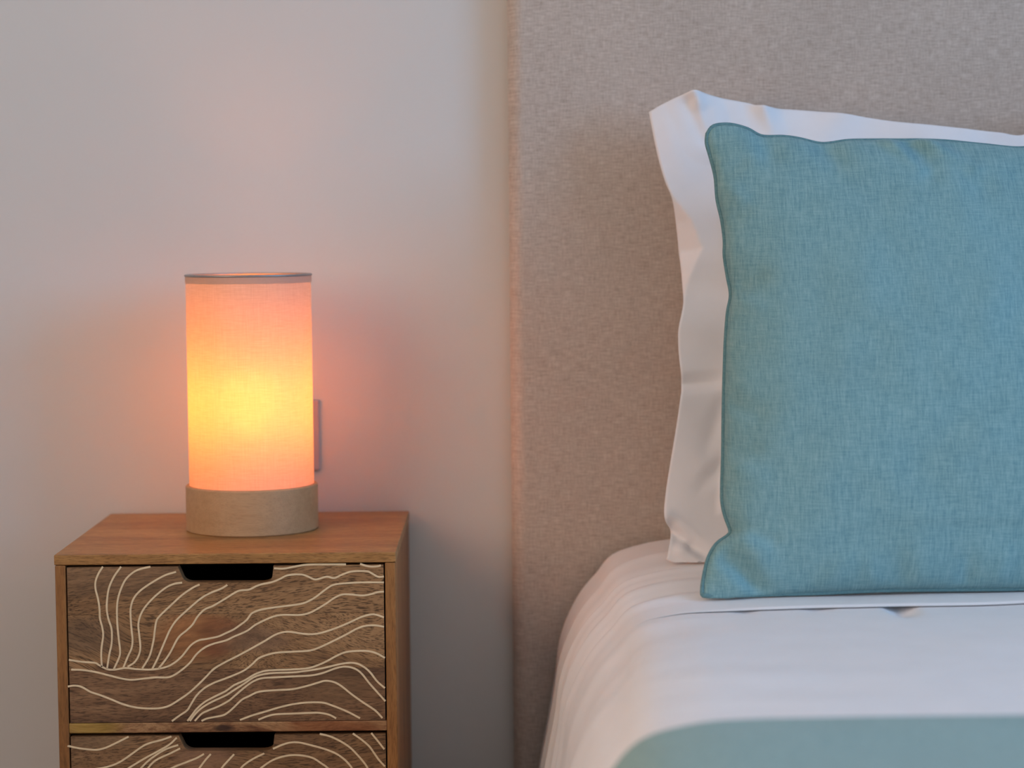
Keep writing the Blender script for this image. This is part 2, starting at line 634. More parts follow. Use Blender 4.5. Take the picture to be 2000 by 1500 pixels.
duvet = cover('duvet', yrange(-2.17, HB_Y - 0.02, (-0.55,), 200), 0.012, 0.0, M_DUVET, True)
tag(duvet, 'plain white cotton duvet spread over the bed and hanging down its side', 'duvet')
sheet = cover('sheet', yrange(-0.548, HB_Y - 0.018, (), 150), 0.0035, 0.0131, M_SHEET, fade=True)
tag(sheet, 'white sheet lying under the pillows with its hem across the bed', 'sheet')
M_THROW = m_weave('throw_teal_wool', srgb(156, 186, 184), srgb(136, 168, 168), warp=(500, 90), plane='xy', bump=0.4)
throw = cover('throw_blanket', yrange(-1.98, -1.105, (), 120), 0.012, 0.0138, M_THROW, False, 18, len(PC) - 18)
tag(throw, 'muted teal throw blanket laid across the lower part of the white duvet', 'blanket')

# ------------------------------------------------------------------ pillow and cushion
def frame(Yb, zb, Yt, zt):
    O = Vector((0, Yb, zb))
    e2 = Vector((0, Yt - Yb, zt - zb)).normalized()
    e1 = Vector((1, 0, 0))
    return O, e1, e2, e1.cross(e2)


def to_uv(pts, fr):
    O, e1, e2, n = fr
    out = []
    for px, py in pts:
        p = on_plane(px, py, O, n) - O
        out.append(Vector((p.dot(e1), p.dot(e2))))
    return out


def patch(left, top, bottom, width, N, fr):
    """Coons patch between traced edges; the far side mirrors the traced one"""
    L = to_uv(left, fr); Tp = to_uv(top, fr); B = to_uv(bottom, fr)
    xm = (L[0].x + L[-1].x) / 2 + width / 2
    def far(pts):
        q = list(pts)
        for p in reversed(pts):
            mx = 2 * xm - p.x
            if mx > pts[-1].x + 0.03: q.append(Vector((mx, p.y + 0.0)))
        return q
    Tp, B = far(Tp), far(B)
    Rt = [Vector((2 * xm - p.x, p.y)) for p in L]
    lc = resample(catmull(L, 0.003), N + 1)
    rc = resample(catmull(Rt, 0.003), N + 1)
    tc = resample(catmull(Tp, 0.003), N + 1)
    bc = resample(catmull(B, 0.003), N + 1)
    rc = [rc[i] + (tc[-1] - rc[-1]) * (i / N) + (bc[-1] - rc[0]) * (1 - i / N) for i in range(N + 1)]
    g = [[None] * (N + 1) for _ in range(N + 1)]
    for j in range(N + 1):
        v = j / N
        for i in range(N + 1):
            u = i / N
            g[j][i] = (lc[j] * (1 - u) + rc[j] * u + bc[i] * (1 - v) + tc[i] * v
                       - (bc[0] * (1 - u) * (1 - v) + bc[-1] * u * (1 - v) + tc[0] * (1 - u) * v + tc[-1] * u * v))
    return g


def wrinkle(p, lst):
    h = 0.0
    for a, b, w, amp in lst:
        ab = b - a
        t = (p - a).dot(ab) / ab.length_squared
        tt = min(1.0, max(0.0, t))
        d = (p - (a + ab * tt)).length
        if d < 3 * w:
            h += amp * math.exp(-(d / w) ** 2) * (1 - 0.55 * tt)
    return h


def tents(p, lst):
    """crisp pressed-in folds"""
    h = 0.0
    for a, b, w, amp in lst:
        ab = b - a
        tt = min(1.0, max(0.0, (p - a).dot(ab) / ab.length_squared))
        d = (p - (a + ab * tt)).length
        if d < w: h += amp * (1 - d / w) * (1 - 0.5 * tt)
    return h


def wr(fr, items):
    out = []
    for x0, y0, x1, y1, w, amp in items:
        a, b = to_uv([(x0, y0), (x1, y1)], fr)
        out.append((a, b, w, amp))
    return out


BED_Z = 0.516
# --- white pillow with a wide flat border, leaning on the headboard
FP = frame(-0.252, BED_Z, -0.138, 1.07)
P_LEFT = [(1302, 1092), (1310, 1052), (1311, 1033), (1301, 1020), (1297, 1002), (1303, 945), (1318, 850), (1327, 785),
          (1331, 752), (1326, 700), (1324, 665), (1325, 640), (1335, 590), (1334, 540), (1331, 500), (1327, 462),
          (1320, 415), (1312, 384), (1298, 352), (1283, 300), (1273, 252), (1267, 220)]
P_TOP = [(1267, 220), (1302, 203), (1350, 188), (1400, 193), (1458, 202), (1485, 211), (1560, 213), (1640, 222),
         (1690, 229), (1760, 240), (1820, 246), (1880, 252), (1950, 259), (2000, 263)]
P_BOT = [(1302, 1092), (1335, 1108), (1375, 1120), (1450, 1124), (1600, 1124), (1800, 1122), (2000, 1120)]
NP = 210
gp = patch(P_LEFT, P_TOP, P_BOT, 0.74, NP, FP)
WP = wr(FP, [(1352, 192, 1378, 262, 0.010, 0.012), (1345, 205, 1372, 275, 0.008, -0.010),
             (1300, 205, 1330, 330, 0.02, 0.006), (1487, 214, 1502, 248, 0.012, 0.010), (1470, 212, 1490, 250, 0.010, -0.006),
             (1340, 560, 1420, 560, 0.018, -0.006),
             (1335, 640, 1420, 650, 0.02, 0.006), (1331, 752, 1400, 745, 0.008, -0.005), (1325, 790, 1400, 790, 0.02, 0.005),
             (1412, 790, 1380, 880, 0.010, -0.006), (1410, 910, 1370, 950, 0.010, -0.008),
             (1311, 1033, 1352, 1070, 0.006, -0.009), (1302, 1010, 1350, 1060, 0.010, 0.008), (1350, 1065, 1375, 1085, 0.006, -0.007),
             (1330, 1075, 1370, 1092, 0.008, 0.006), (1880, 180, 1890, 300, 0.02, 0.004), (1640, 225, 1600, 290, 0.02, 0.005)])
TP = wr(FP, [(1350, 186, 1380, 268, 0.034, 0.016), (1372, 225, 1384, 275, 0.012, -0.006), (1486, 208, 1504, 252, 0.022, 0.008),
             (1311, 1034, 1378, 1092, 0.016, -0.010), (1340, 1072, 1380, 1110, 0.014, 0.006), (1331, 752, 1400, 744, 0.014, -0.006)])
# long fold of the border: the strip outside this line turns away towards the lamp
RIDGE = to_uv([(1302, 372), (1330, 402), (1352, 430), (1373, 483), (1360, 510), (1346, 545), (1334, 592)], FP)


def turned(q):
    for a, b in zip(RIDGE, RIDGE[1:]):
        if min(a.y, b.y) <= q.y <= max(a.y, b.y):
            t = (q.y - a.y) / (b.y - a.y)
            d = a.x + (b.x - a.x) * t - q.x
            if d > 0: return -0.85 * d
    return 0.0


FL = 0.066        # border width
PB = empty('pillow', (0.57, -0.262, 0.53))
tag(PB, 'white pillow in a case with a wide flat border, leaning against the headboard', 'pillow')


def pillow_h(u, v, q, w, hgt, H):
    a, b_ = u * w, v * hgt
    dx = min(a, w - a); dy = min(b_, hgt - b_)
    ex = min(1.0, max(0.0, (dx - FL) / (w / 2 - FL))); ey = min(1.0, max(0.0, (dy - FL) / (hgt / 2 - FL)))
    body = H * (max(0.0, (1 - (1 - ex) ** 2) * (1 - (1 - ey) ** 2))) ** 0.5
    return body, min(dx, dy)


O, e1, e2, nn = FP
wP, hP = 0.74, (gp[NP][NP // 2] - gp[0][NP // 2]).length
V = [[], []]
edge_d = {}
for s in (0, 1):
    for j in range(NP + 1):
        for i in range(NP + 1):
            q = gp[j][i]
            body, de = pillow_h(i / NP, j / NP, q, wP, hP, 0.078)
            fl = 1.0 - sm(FL, FL + 0.05, de)
            wave = fl * (0.010 * noise.noise(Vector((q.x * 7, q.y * 7, 1.0))) + 0.004 * noise.noise(Vector((q.x * 19, q.y * 19, 5.0))))
            und = 0.006 * noise.noise(Vector((q.x * 6, q.y * 6, 9.0 + s)))
            w_ = wrinkle(q, WP) * 0.8 + tents(q, TP) + turned(q)
            th = 0.0012 if s == 0 else -0.0012
            h = (body + und * min(1, body / 0.03)) * (1 if s == 0 else -0.85) + th + wave + w_ * (1 if s == 0 else fl)
            edge_d[(i, j)] = de
            P3 = O + e1 * q.x + e2 * q.y + nn * h
            if j < NP * 0.2: P3.z = max(P3.z, bed_top(P3.x, P3.y) + (0.0004 if s else 0.001))
            V[s].append(P3 - Vector(PB.location))


def split_mesh(name, pick, mat, parent):
    faces = []
    n = NP + 1
    off = n * n
    for j in range(NP):
        for i in range(NP):
            d = min(edge_d[(i, j)], edge_d[(i + 1, j)], edge_d[(i, j + 1)], edge_d[(i + 1, j + 1)])
            if pick(d):
                a = j * n + i
                faces.append((a, a + 1, a + n + 1, a + n))
                faces.append((off + a, off + a + n, off + a + n + 1, off + a + 1))
    if pick(0.0):
        for k in range(NP):
            faces += [(k, off + k, off + k + 1, k + 1), (NP * n + k, NP * n + k + 1, off + NP * n + k + 1, off + NP * n + k),
                      (k * n, (k + 1) * n, off + (k + 1) * n, off + k * n), (k * n + NP, off + k * n + NP, off + (k + 1) * n + NP, (k + 1) * n + NP)]
    bb = bmesh.new()
    me = mesh_from(name, V[0] + V[1], faces)
    bb.from_mesh(me); bpy.data.meshes.remove(me)
    bmesh.ops.delete(bb, geom=[v for v in bb.verts if not v.link_faces], context='VERTS')
    me = bpy.data.meshes.new(name); bb.to_mesh(me); bb.free()
    for p in me.polygons: p.use_smooth = True
    return obj(name, me, parent, mat)


split_mesh('pillow_body', lambda d: d >= FL - 0.001, M_PILLOW, PB)
split_mesh('border', lambda d: d < FL - 0.001, M_PILLOW, PB)

# --- teal cushion with piping, in front of the pillow
FC = frame(-0.500, BED_Z - 0.006, -0.345, 1.02)
C_LEFT = [(1378, 1176), (1373, 1165), (1372, 1150), (1377, 1118), (1385, 1088), (1400, 1063), (1422, 1047), (1427, 1036),
          (1418, 1010), (1412, 985), (1411, 955), (1413, 880), (1414, 800), (1416, 720), (1418, 665), (1422, 612), (1428, 576),
          (1422, 540), (1416, 500), (1416, 470), (1411, 430), (1402, 390), (1398, 345), (1388, 305), (1381, 280), (1382, 262)]
C_TOP = [(1382, 262), (1392, 248), (1410, 244), (1432, 245), (1460, 253), (1488, 267), (1530, 268), (1560, 272), (1598, 281),
         (1620, 281), (1655, 276), (1700, 275), (1760, 275), (1800, 275), (1850, 277), (1920, 284), (2000, 290)]
C_BOT = [(1378, 1176), (1400, 1177), (1450, 1172), (1500, 1165), (1600, 1158), (1750, 1152), (2000, 1150)]
NCU = 190
gc = patch(C_LEFT, C_TOP, C_BOT, 0.56, NCU, FC)
WC = wr(FC, [(1430, 1038, 1478, 1085, 0.012, 0.006), (1428, 1040, 1500, 1062, 0.009, -0.006), (1418, 1095, 1478, 1160, 0.011, -0.016),
             (1480, 1164, 1446, 1110, 0.009, -0.012), (1505, 1165, 1462, 1138, 0.008, -0.010), (1390, 1120, 1470, 1168, 0.010, 0.007),
             (1429, 576, 1470, 560, 0.012, -0.008), (1428, 590, 1470, 615, 0.010, 0.005), (1402, 352, 1440, 330, 0.010, -0.006),
             (1404, 370, 1440, 400, 0.010, 0.005), (1415, 440, 1450, 425, 0.008, -0.004), (1418, 790, 1470, 820, 0.010, -0.006),
             (1414, 905, 1460, 890, 0.010, -0.006), (1413, 915, 1470, 940, 0.012, 0.005), (1416, 700, 1460, 690, 0.01, -0.003),
             (1490, 268, 1500, 310, 0.014, -0.009), (1600, 282, 1625, 330, 0.014, -0.009), (1800, 277, 1885, 352, 0.012, 0.014),
             (1765, 280, 1800, 360, 0.014, -0.013), (1728, 280, 1785, 350, 0.010, 0.010), (1840, 290, 1900, 390, 0.016, -0.010),
             (1700, 280, 1745, 330, 0.012, -0.004), (1610, 1150, 1640, 1110, 0.012, 0.005), (1700, 1150, 1690, 1105, 0.010, 0.004),
             (1760, 1152, 1745, 1100, 0.012, -0.005), (1880, 1152, 1880, 1110, 0.010, -0.006), (1940, 1150, 1950, 1100, 0.012, 0.004)])
M_CUSH = m_weave('cushion_teal_weave', srgb(143, 182, 185), srgb(108, 152, 160), warp=(720, 58), vert=0.62)
M_PIPE = m_weave('piping_teal_weave', srgb(116, 154, 158), srgb(92, 132, 140), warp=(600, 200))
O, e1, e2, nn = FC
cl = Vector((0.49, -0.46, BED_Z))
Vc, Fc = [], []
for s in (0, 1):
    for j in range(NCU + 1):
        for i in range(NCU + 1):
            q = gc[j][i]
            U, W = 2 * i / NCU - 1, 2 * j / NCU - 1
            k = max(0.0, (1 - U * U) * (1 - W * W))
            h = 0.078 * k ** 0.52
            edge = min(1.0, k / 0.08)
            und = 0.006 * noise.noise(Vector((q.x * 8, q.y * 8, 3.0 + s))) + 0.0025 * noise.noise(Vector((q.x * 22, q.y * 22, 7.0)))
            h = (h + (und + wrinkle(q, WC)) * edge + 0.0005) * (1 if s == 0 else -0.9)
            P3 = O + e1 * q.x + e2 * q.y + nn * h
            if j < NCU * 0.2: P3.z = max(P3.z, bed_top(P3.x, P3.y) + 0.0006)
            Vc.append(P3 - cl)
n = NCU + 1
off = n * n
for j in range(NCU):
    for i in range(NCU):
        a = j * n + i
        Fc.append((a, a + 1, a + n + 1, a + n))
        Fc.append((off + a, off + a + n, off + a + n + 1, off + a + 1))
bb = bmesh.new()
me = mesh_from('cushion', Vc, Fc); bb.from_mesh(me); bpy.data.meshes.remove(me)
bmesh.ops.remove_doubles(bb, verts=bb.verts, dist=0.0011)
cushion = obj('cushion', bm_mesh('cushion', bb, True), None, M_CUSH)
cushion.location = cl
tag(cushion, 'square teal linen-weave cushion with piped edge in front of the white pillow', 'cushion')
loop = [gc[0][i] for i in range(n)] + [gc[j][NCU] for j in range(1, n)] + [gc[NCU][i] for i in range(NCU - 1, -1, -1)] + \
       [gc[j][0] for j in range(NCU - 1, 0, -1)]
loop3 = [O + e1 * q.x + e2 * q.y for q in loop]
for p in loop3:
    if p.z < 0.56: p.z = max(p.z, bed_top(p.x, p.y) + 0.0033)
loop3 = [p - cl for p in loop3]
pv, pf = tube(loop3, 0.0027, 10, True)
pm = mesh_from('piping', pv, pf, True)
pip = obj('piping', pm, cushion, M_PIPE)
pip['label'] = 'thin darker teal piping cord'

# ------------------------------------------------------------------ nightstand
NS_F = -WALL_D + 2.445             # y of its front
NS_B = -0.012                       # y of its back
a0 = on_y(105, 1086, NS_F); a1 = on_y(773, 1076, NS_F)
NX0, NX1 = a0.x, a1.x
NZ = (a0.z + a1.z) / 2
NCX = (NX0 + NX1) / 2
ns = empty('nightstand', (NCX, (NS_F + NS_B) / 2, 0))
tag(ns, 'brown wooden nightstand with two drawers carved with cream contour lines', 'nightstand')
NO = Vector(ns.location)


def nz(py, px=440):                 # height on the nightstand front of a pixel row
    return on_y(px, py, NS_F).z


def nloc(px, py):                   # x, z on the front plane, local to the nightstand
    p = on_y(px, py, NS_F)
    return Vector((p.x - NO.x, p.z - NO.z))


LIGHT, MID, DARK = (0.46, 0.262, 0.118), (0.325, 0.172, 0.072), (0.145, 0.072, 0.030)
HON_L, HON_M, HON_D = (0.56, 0.30, 0.105), (0.42, 0.205, 0.065), (0.23, 0.10, 0.033)
M_TOP = m_wood('mango_wood_top', HON_L, HON_M, HON_D, 'x', (0.3, 0, 0), pore=0.45, rough=0.38, fig=16, swirl=0.1)
M_SIDE = m_wood('mango_wood_side', (0.46, 0.215, 0.068), (0.32, 0.138, 0.042), (0.16, 0.066, 0.022), 'z', (1.3, 0.2, 0), pore=0.3,
                rough=0.42, swirl=0.1)
M_SHEL = m_plain('near_black_inner_parts', (0.012, 0.011, 0.011), 0.8, 0.1)  # near-black tone of drawer boxes, divider and back panel


def sbox(name, x0, x1, y0, y1, z0, z1, mat, parent=ns, bevel=0.0012, seg=2):
    return shift(box(name, x0, x1, y0, y1, z0, z1, mat, parent, bevel, seg), NO)


TT = 0.0118                          # board thickness of the top
ST = 0.0125                          # of the sides
ZB = 0.155                           # underside of the carcass
sbox('top_board', NX0, NX1, NS_F, NS_B, NZ - TT, NZ, M_TOP)
zs = NZ - TT - 0.0004
sbox('side_panel', NX0 + 0.0006, NX0 + ST, NS_F + 0.0006, NS_B, ZB, zs, M_SIDE)
sbox('side_panel', NX1 - ST, NX1 - 0.0006, NS_F + 0.0006, NS_B, ZB, zs, M_SIDE)
sbox('back_panel', NX0 + ST, NX1 - ST, NS_B - 0.006, NS_B, ZB, zs, M_SHEL)
ix0, ix1 = NX0 + ST, NX1 - ST
M_RAIL = m_wood('mango_wood_rail', (0.44, 0.24, 0.105), (0.26, 0.12, 0.05), (0.10, 0.04, 0.018), 'x', (2.2, 0, 0.4), pore=0.3, fig=30,
                swirl=0.5, contrast=1.7,
                patches=[(nloc(175, 1420).x, nloc(175, 1420).y, 0.055, 0.02, (0.42, 0.26, 0.04), 0.65),
                         (nloc(640, 1420).x, nloc(640, 1420).y, 0.10, 0.03, (0.25, 0.075, 0.022), 0.7),
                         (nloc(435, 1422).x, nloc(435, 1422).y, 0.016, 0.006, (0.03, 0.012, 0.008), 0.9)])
zr1, zr0 = nz(1410.5), nz(1430.5)
sbox('rail', ix0, ix1, NS_F + 0.0008, NS_F + 0.02, zr0, zr1, M_RAIL)
sbox('divider', ix0, ix1, NS_F + 0.0201, NS_B - 0.006, zr0, zr0 + 0.008, M_SHEL, bevel=0)
DH = nz(1106) - nz(1409.5)          # height of a drawer front
z2t = nz(1436.5)
z2b = z2t - DH
sbox('bottom_rail', ix0, ix1, NS_F + 0.0008, NS_B - 0.006, ZB, z2b - 0.0012, M_SIDE)
for lx in (NX0 + 0.022, NX1 - 0.022):
    for ly in (NS_F + 0.024, NS_B - 0.024):
        sbox('leg', lx - 0.016, lx + 0.016, ly - 0.016, ly + 0.016, 0, ZB - 0.0003, M_SIDE, bevel=0.002)

G = 0.0016                           # gap around the drawer fronts
FT = 0.016                           # thickness of a drawer front
M_INLAY = m_plain('cream_inlay', (0.86, 0.66, 0.40), 0.6, 0.2, 90, 0.12)


def notch(px0, px1, ytop, ybot, n=8):
    """hand-hold cut into the top edge: local x, z outline from left to right"""
    tl, bl = nloc(px0, ytop), nloc(px0 + 28, ybot)
    tr, br = nloc(px1, ytop), nloc(px1 - 22, ybot)
    pts = [Vector((tl.x, tl.y))]
    c0 = nloc(px0 + 8, ybot - 13); c1 = nloc(px1 - 2, ybot - 13)
    for i in range(n + 1):
        t = i / n
        m0 = nloc(px0 + 12, ybot - 1)
        pts.append(c0 * (1 - t) ** 2 + m0 * 2 * t * (1 - t) + bl * t * t)
    for i in range(n + 1):
        t = i / n
        m1 = nloc(px1 - 4, ybot - 1)
        pts.append(br * (1 - t) ** 2 + m1 * 2 * t * (1 - t) + c1 * t * t)
    pts.append(Vector((tr.x, tr.y)))
    return pts


def drawer(ztop, zbot, seams, mats, nt):
    x0, x1 = ix0 + G - NO.x, ix1 - G - NO.x
    d = obj('drawer', bm_mesh('drawer', _tray(x0 + 0.004, x1 - 0.004, ztop - 0.012, zbot + 0.004)), ns, M_SHEL)
    zz = [ztop] + seams + [zbot]
    for k in range(len(zz) - 1):
        t_, b_ = zz[k] - (0.00012 if k else 0), zz[k + 1] + (0.00012 if k + 2 < len(zz) else 0)
        if k == 0:
            cut = [(min(p.x, x1), min(p.y, t_)) for p in nt]
            cut[0] = (cut[0][0], t_); cut[-1] = (cut[-1][0], t_)
            pts = [(x0, b_), (x0, t_)] + cut + [(x1, t_), (x1, b_)]
        else:
            pts = [(x0, b_), (x0, t_), (x1, t_), (x1, b_)]
        prism('plank', pts, NS_F + 0.0008 - NO.y, NS_F + 0.0008 + FT - NO.y, mats[k], d, 0.0005 if k else 0.0)
    return d


def _tray(x0, x1, z1, z0):
    y0, y1 = NS_F + 0.0008 + FT + 0.0002 - NO.y, NS_B - 0.02 - NO.y
    b = bmesh.new()
    box_bm(x0, x0 + .01, y0, y1, z0, z1, bm=b)
    box_bm(x1 - .01, x1, y0, y1, z0, z1, bm=b)
    box_bm(x0 + .01, x1 - .01, y0, y1, z0, z0 + .006, bm=b)
    box_bm(x0 + .01, x1 - .01, y1 - .01, y1, z0 + .006, z1, bm=b)
    return b


def L(px, py): return nloc(px, py)


def pt(px, py, rx, rz, col, s_):
    p = nloc(px, py)
    return (p.x, p.y, rx, rz, col, s_)


M_P1 = m_wood('mango_plank_pale', LIGHT, MID, DARK, 'x', (0.0, 0, 0.2), 0.12, patches=[pt(230, 1120, 0.10, 0.03, (0.33, 0.19, 0.1), 0.5)])
M_P2 = m_wood('mango_plank_heart', LIGHT, MID, DARK, 'x', (3.1, 0, 1.2), -0.16, fig=13, swirl=0.7,
              patches=[pt(385, 1240, 0.055, 0.034, (0.50, 0.21, 0.075), 0.9), pt(430, 1225, 0.028, 0.016, (0.24, 0.08, 0.035), 0.5),
                       pt(420, 1265, 0.018, 0.012, (0.28, 0.085, 0.04), 0.5), pt(205, 1303, 0.02, 0.008, (0.07, 0.03, 0.015), 0.8),
                       pt(500, 1250, 0.05, 0.02, (0.28, 0.16, 0.09), 0.6), pt(170, 1245, 0.05, 0.03, (0.16, 0.10, 0.06), 0.5)])
M_P3 = m_wood('mango_plank_grey', (0.35, 0.19, 0.09), (0.22, 0.112, 0.052), (0.10, 0.048, 0.024), 'x', (5.4, 0, 2.0), 0.03, pore=0.65,
              patches=[pt(660, 1340, 0.06, 0.03, (0.22, 0.12, 0.055), 0.5)])
M_P4 = m_wood('mango_plank_low', (0.38, 0.21, 0.098), (0.26, 0.137, 0.06), (0.14, 0.068, 0.03), 'x', (7.7, 0, 0.7), 0.05,
              patches=[pt(400, 1480, 0.05, 0.02, (0.34, 0.18, 0.1), 0.6), pt(200, 1450, 0.05, 0.01, (0.33, 0.2, 0.1), 0.5)])
d1 = drawer(nz(1106), nz(1409.5), [nz(1199), nz(1307)], [M_P1, M_P2, M_P3], notch(347, 534, 1106, 1138))
d2 = drawer(z2t, z2b, [z2t - DH * 0.36, z2t - DH * 0.7], [M_P4, M_P1, M_P3], notch(349, 536, 1436, 1467))

# carved cream lines, traced in four enlarged views of the drawers (origin of the view, scale 2000/380)
S_ = 380.0 / 2000.0
VW = {3: (80, 980), 4: (440, 980), 5: (80, 1215), 6: (440, 1215)}
LINES1 = [
    [(3, 635, 668, 590, 740, 560, 820, 560, 900, 585, 1000, 600, 1100, 605, 1200, 630, 1300, 638, 1380), (5, 622, 260, 618, 350, 624, 462)],
    [(3, 822, 668, 750, 770, 700, 880, 680, 990, 675, 1100, 690, 1200, 722, 1300, 728, 1390), (5, 722, 240, 700, 340, 678, 480)],
    [(3, 1125, 670, 1030, 690, 950, 725, 870, 800, 820, 900, 790, 1000, 780, 1100, 783, 1250, 797, 1400), (5, 812, 300, 800, 370, 748, 485)],
    [(3, 1388, 722, 1280, 755, 1150, 825, 1020, 915, 950, 1000, 922, 1090, 920, 1180, 930, 1320, 940, 1420), (5, 930, 270, 890, 360, 845, 470)],
    [(3, 1450, 832, 1370, 845, 1290, 880, 1180, 965, 1080, 1070, 1025, 1160, 1000, 1260, 1010, 1380), (5, 1020, 260, 1005, 340, 960, 415, 890, 460)],
    [(3, 1630, 852, 1560, 885, 1450, 960, 1330, 1070, 1220, 1175, 1185, 1230, 1168, 1330, 1155, 1430), (5, 1115, 350, 1040, 478)],
    [(3, 1915, 856, 1850, 895, 1750, 935, 1650, 990, 1530, 1090, 1400, 1210, 1330, 1310, 1275, 1430), (5, 1200, 370, 1145, 480)],
    [(4, 1630, 770, 1570, 772, 1510, 740, 1450, 715, 1300, 718, 1200, 750, 1120, 785, 1040, 772, 930, 800, 860, 775, 800, 752, 720, 748,
      630, 760, 560, 795, 480, 827, 370, 850, 310, 872, 240, 905, 130, 920), (3, 1890, 1000, 1770, 1070, 1680, 1110, 1610, 1180, 1560, 1260,
      1500, 1320, 1410, 1400), (5, 1330, 310, 1270, 400, 1210, 475)],
    [(4, 1630, 830, 1400, 830, 1200, 842, 1100, 860, 1020, 910, 950, 965, 880, 1010, 780, 1050, 600, 1075, 450, 1095, 350, 1115, 270, 1150,
      220, 1215, 150, 1270), (5, 1975, 80, 1900, 115, 1820, 150, 1700, 175, 1620, 190, 1540, 240, 1450, 350, 1370, 420, 1280, 465, 1150, 488,
      1000, 487, 900, 475, 850, 475, 760, 490, 690, 488, 640, 468, 590, 440, 550, 420, 420, 410, 285, 390)],
    [(4, 1630, 925, 1570, 930, 1480, 955, 1400, 965, 1300, 955, 1200, 955, 1120, 990, 1040, 1045, 950, 1100, 860, 1145, 760, 1165, 580, 1165,
      470, 1190, 320, 1260, 220, 1330), (5, 1980, 152, 1900, 190, 1770, 225, 1680, 265, 1600, 330, 1530, 420, 1450, 490, 1370, 545, 1300, 570,
      1180, 570, 1080, 580, 930, 595, 820, 580, 700, 550, 560, 515, 430, 495, 310, 490)],
    [(4, 1630, 1190, 1560, 1165, 1500, 1160, 1400, 1185, 1280, 1240, 1150, 1295, 1000, 1345, 900, 1362, 800, 1358, 660, 1338, 580, 1345,
      500, 1375, 400, 1435), (6, 200, 310), (5, 1970, 375, 1900, 410, 1780, 480, 1700, 560, 1620, 640, 1520, 730, 1420, 800, 1320, 860,
      1230, 885, 1120, 890, 980, 880, 840, 845, 730, 800, 600, 750, 510, 720, 440, 680, 390, 660, 330, 655, 275, 665)],
    [(6, 1632, 50, 1540, 35, 1440, 40, 1350, 70, 1240, 130, 1100, 200, 960, 265, 860, 295, 700, 305, 540, 315, 440, 335, 340, 375, 270, 440,
      190, 500), (5, 1980, 548, 1900, 580, 1780, 625, 1680, 680, 1600, 755, 1545, 840, 1500, 910, 1420, 965, 1345, 1020)],
    [(6, 1640, 370, 1560, 325, 1470, 300, 1350, 298, 1240, 310, 1150, 345, 1050, 400, 950, 445, 850, 475, 700, 488, 500, 495, 400, 505,
      300, 540, 200, 600), (5, 1985, 650, 1900, 710, 1780, 770, 1680, 825, 1600, 895, 1550, 960, 1505, 1018)],
    [(6, 1640, 680, 1560, 610, 1490, 520, 1420, 460, 1340, 425, 1250, 422, 1150, 440, 1000, 475, 850, 500, 700, 518, 500, 525, 380, 540,
      290, 570, 200, 630), (5, 1985, 700, 1900, 755, 1780, 810, 1680, 865, 1600, 930, 1530, 1018)],
    [(6, 1645, 815, 1560, 720, 1480, 630, 1400, 530, 1330, 480, 1240, 460, 1140, 475, 1000, 525, 880, 550, 700, 560, 500, 570, 370, 580,
      280, 615, 190, 680), (5, 1990, 760, 1930, 810, 1830, 865, 1720, 910, 1650, 945, 1580, 1018)],
    [(6, 1615, 988, 1540, 910, 1420, 830, 1300, 745, 1200, 665, 1120, 620, 1030, 605, 950, 625, 850, 655, 700, 690, 550, 700, 400, 710,
      320, 725, 250, 760, 170, 800, 80, 885), (5, 1925, 928, 1870, 960, 1770, 980, 1700, 995, 1650, 1018)],
    [(6, 1385, 990, 1250, 920, 1100, 860, 1000, 830, 850, 828, 700, 845, 550, 880, 400, 925, 280, 960, 150, 1008)],
    [(6, 1140, 992, 1070, 955, 970, 935, 880, 935, 700, 942, 520, 950, 430, 970, 340, 1005)],
    [(4, 500, 686, 600, 688, 700, 670, 830, 650, 1000, 646, 1240, 646)],
    [(4, 1385, 640, 1440, 658, 1500, 668, 1560, 665, 1600, 655)],
]
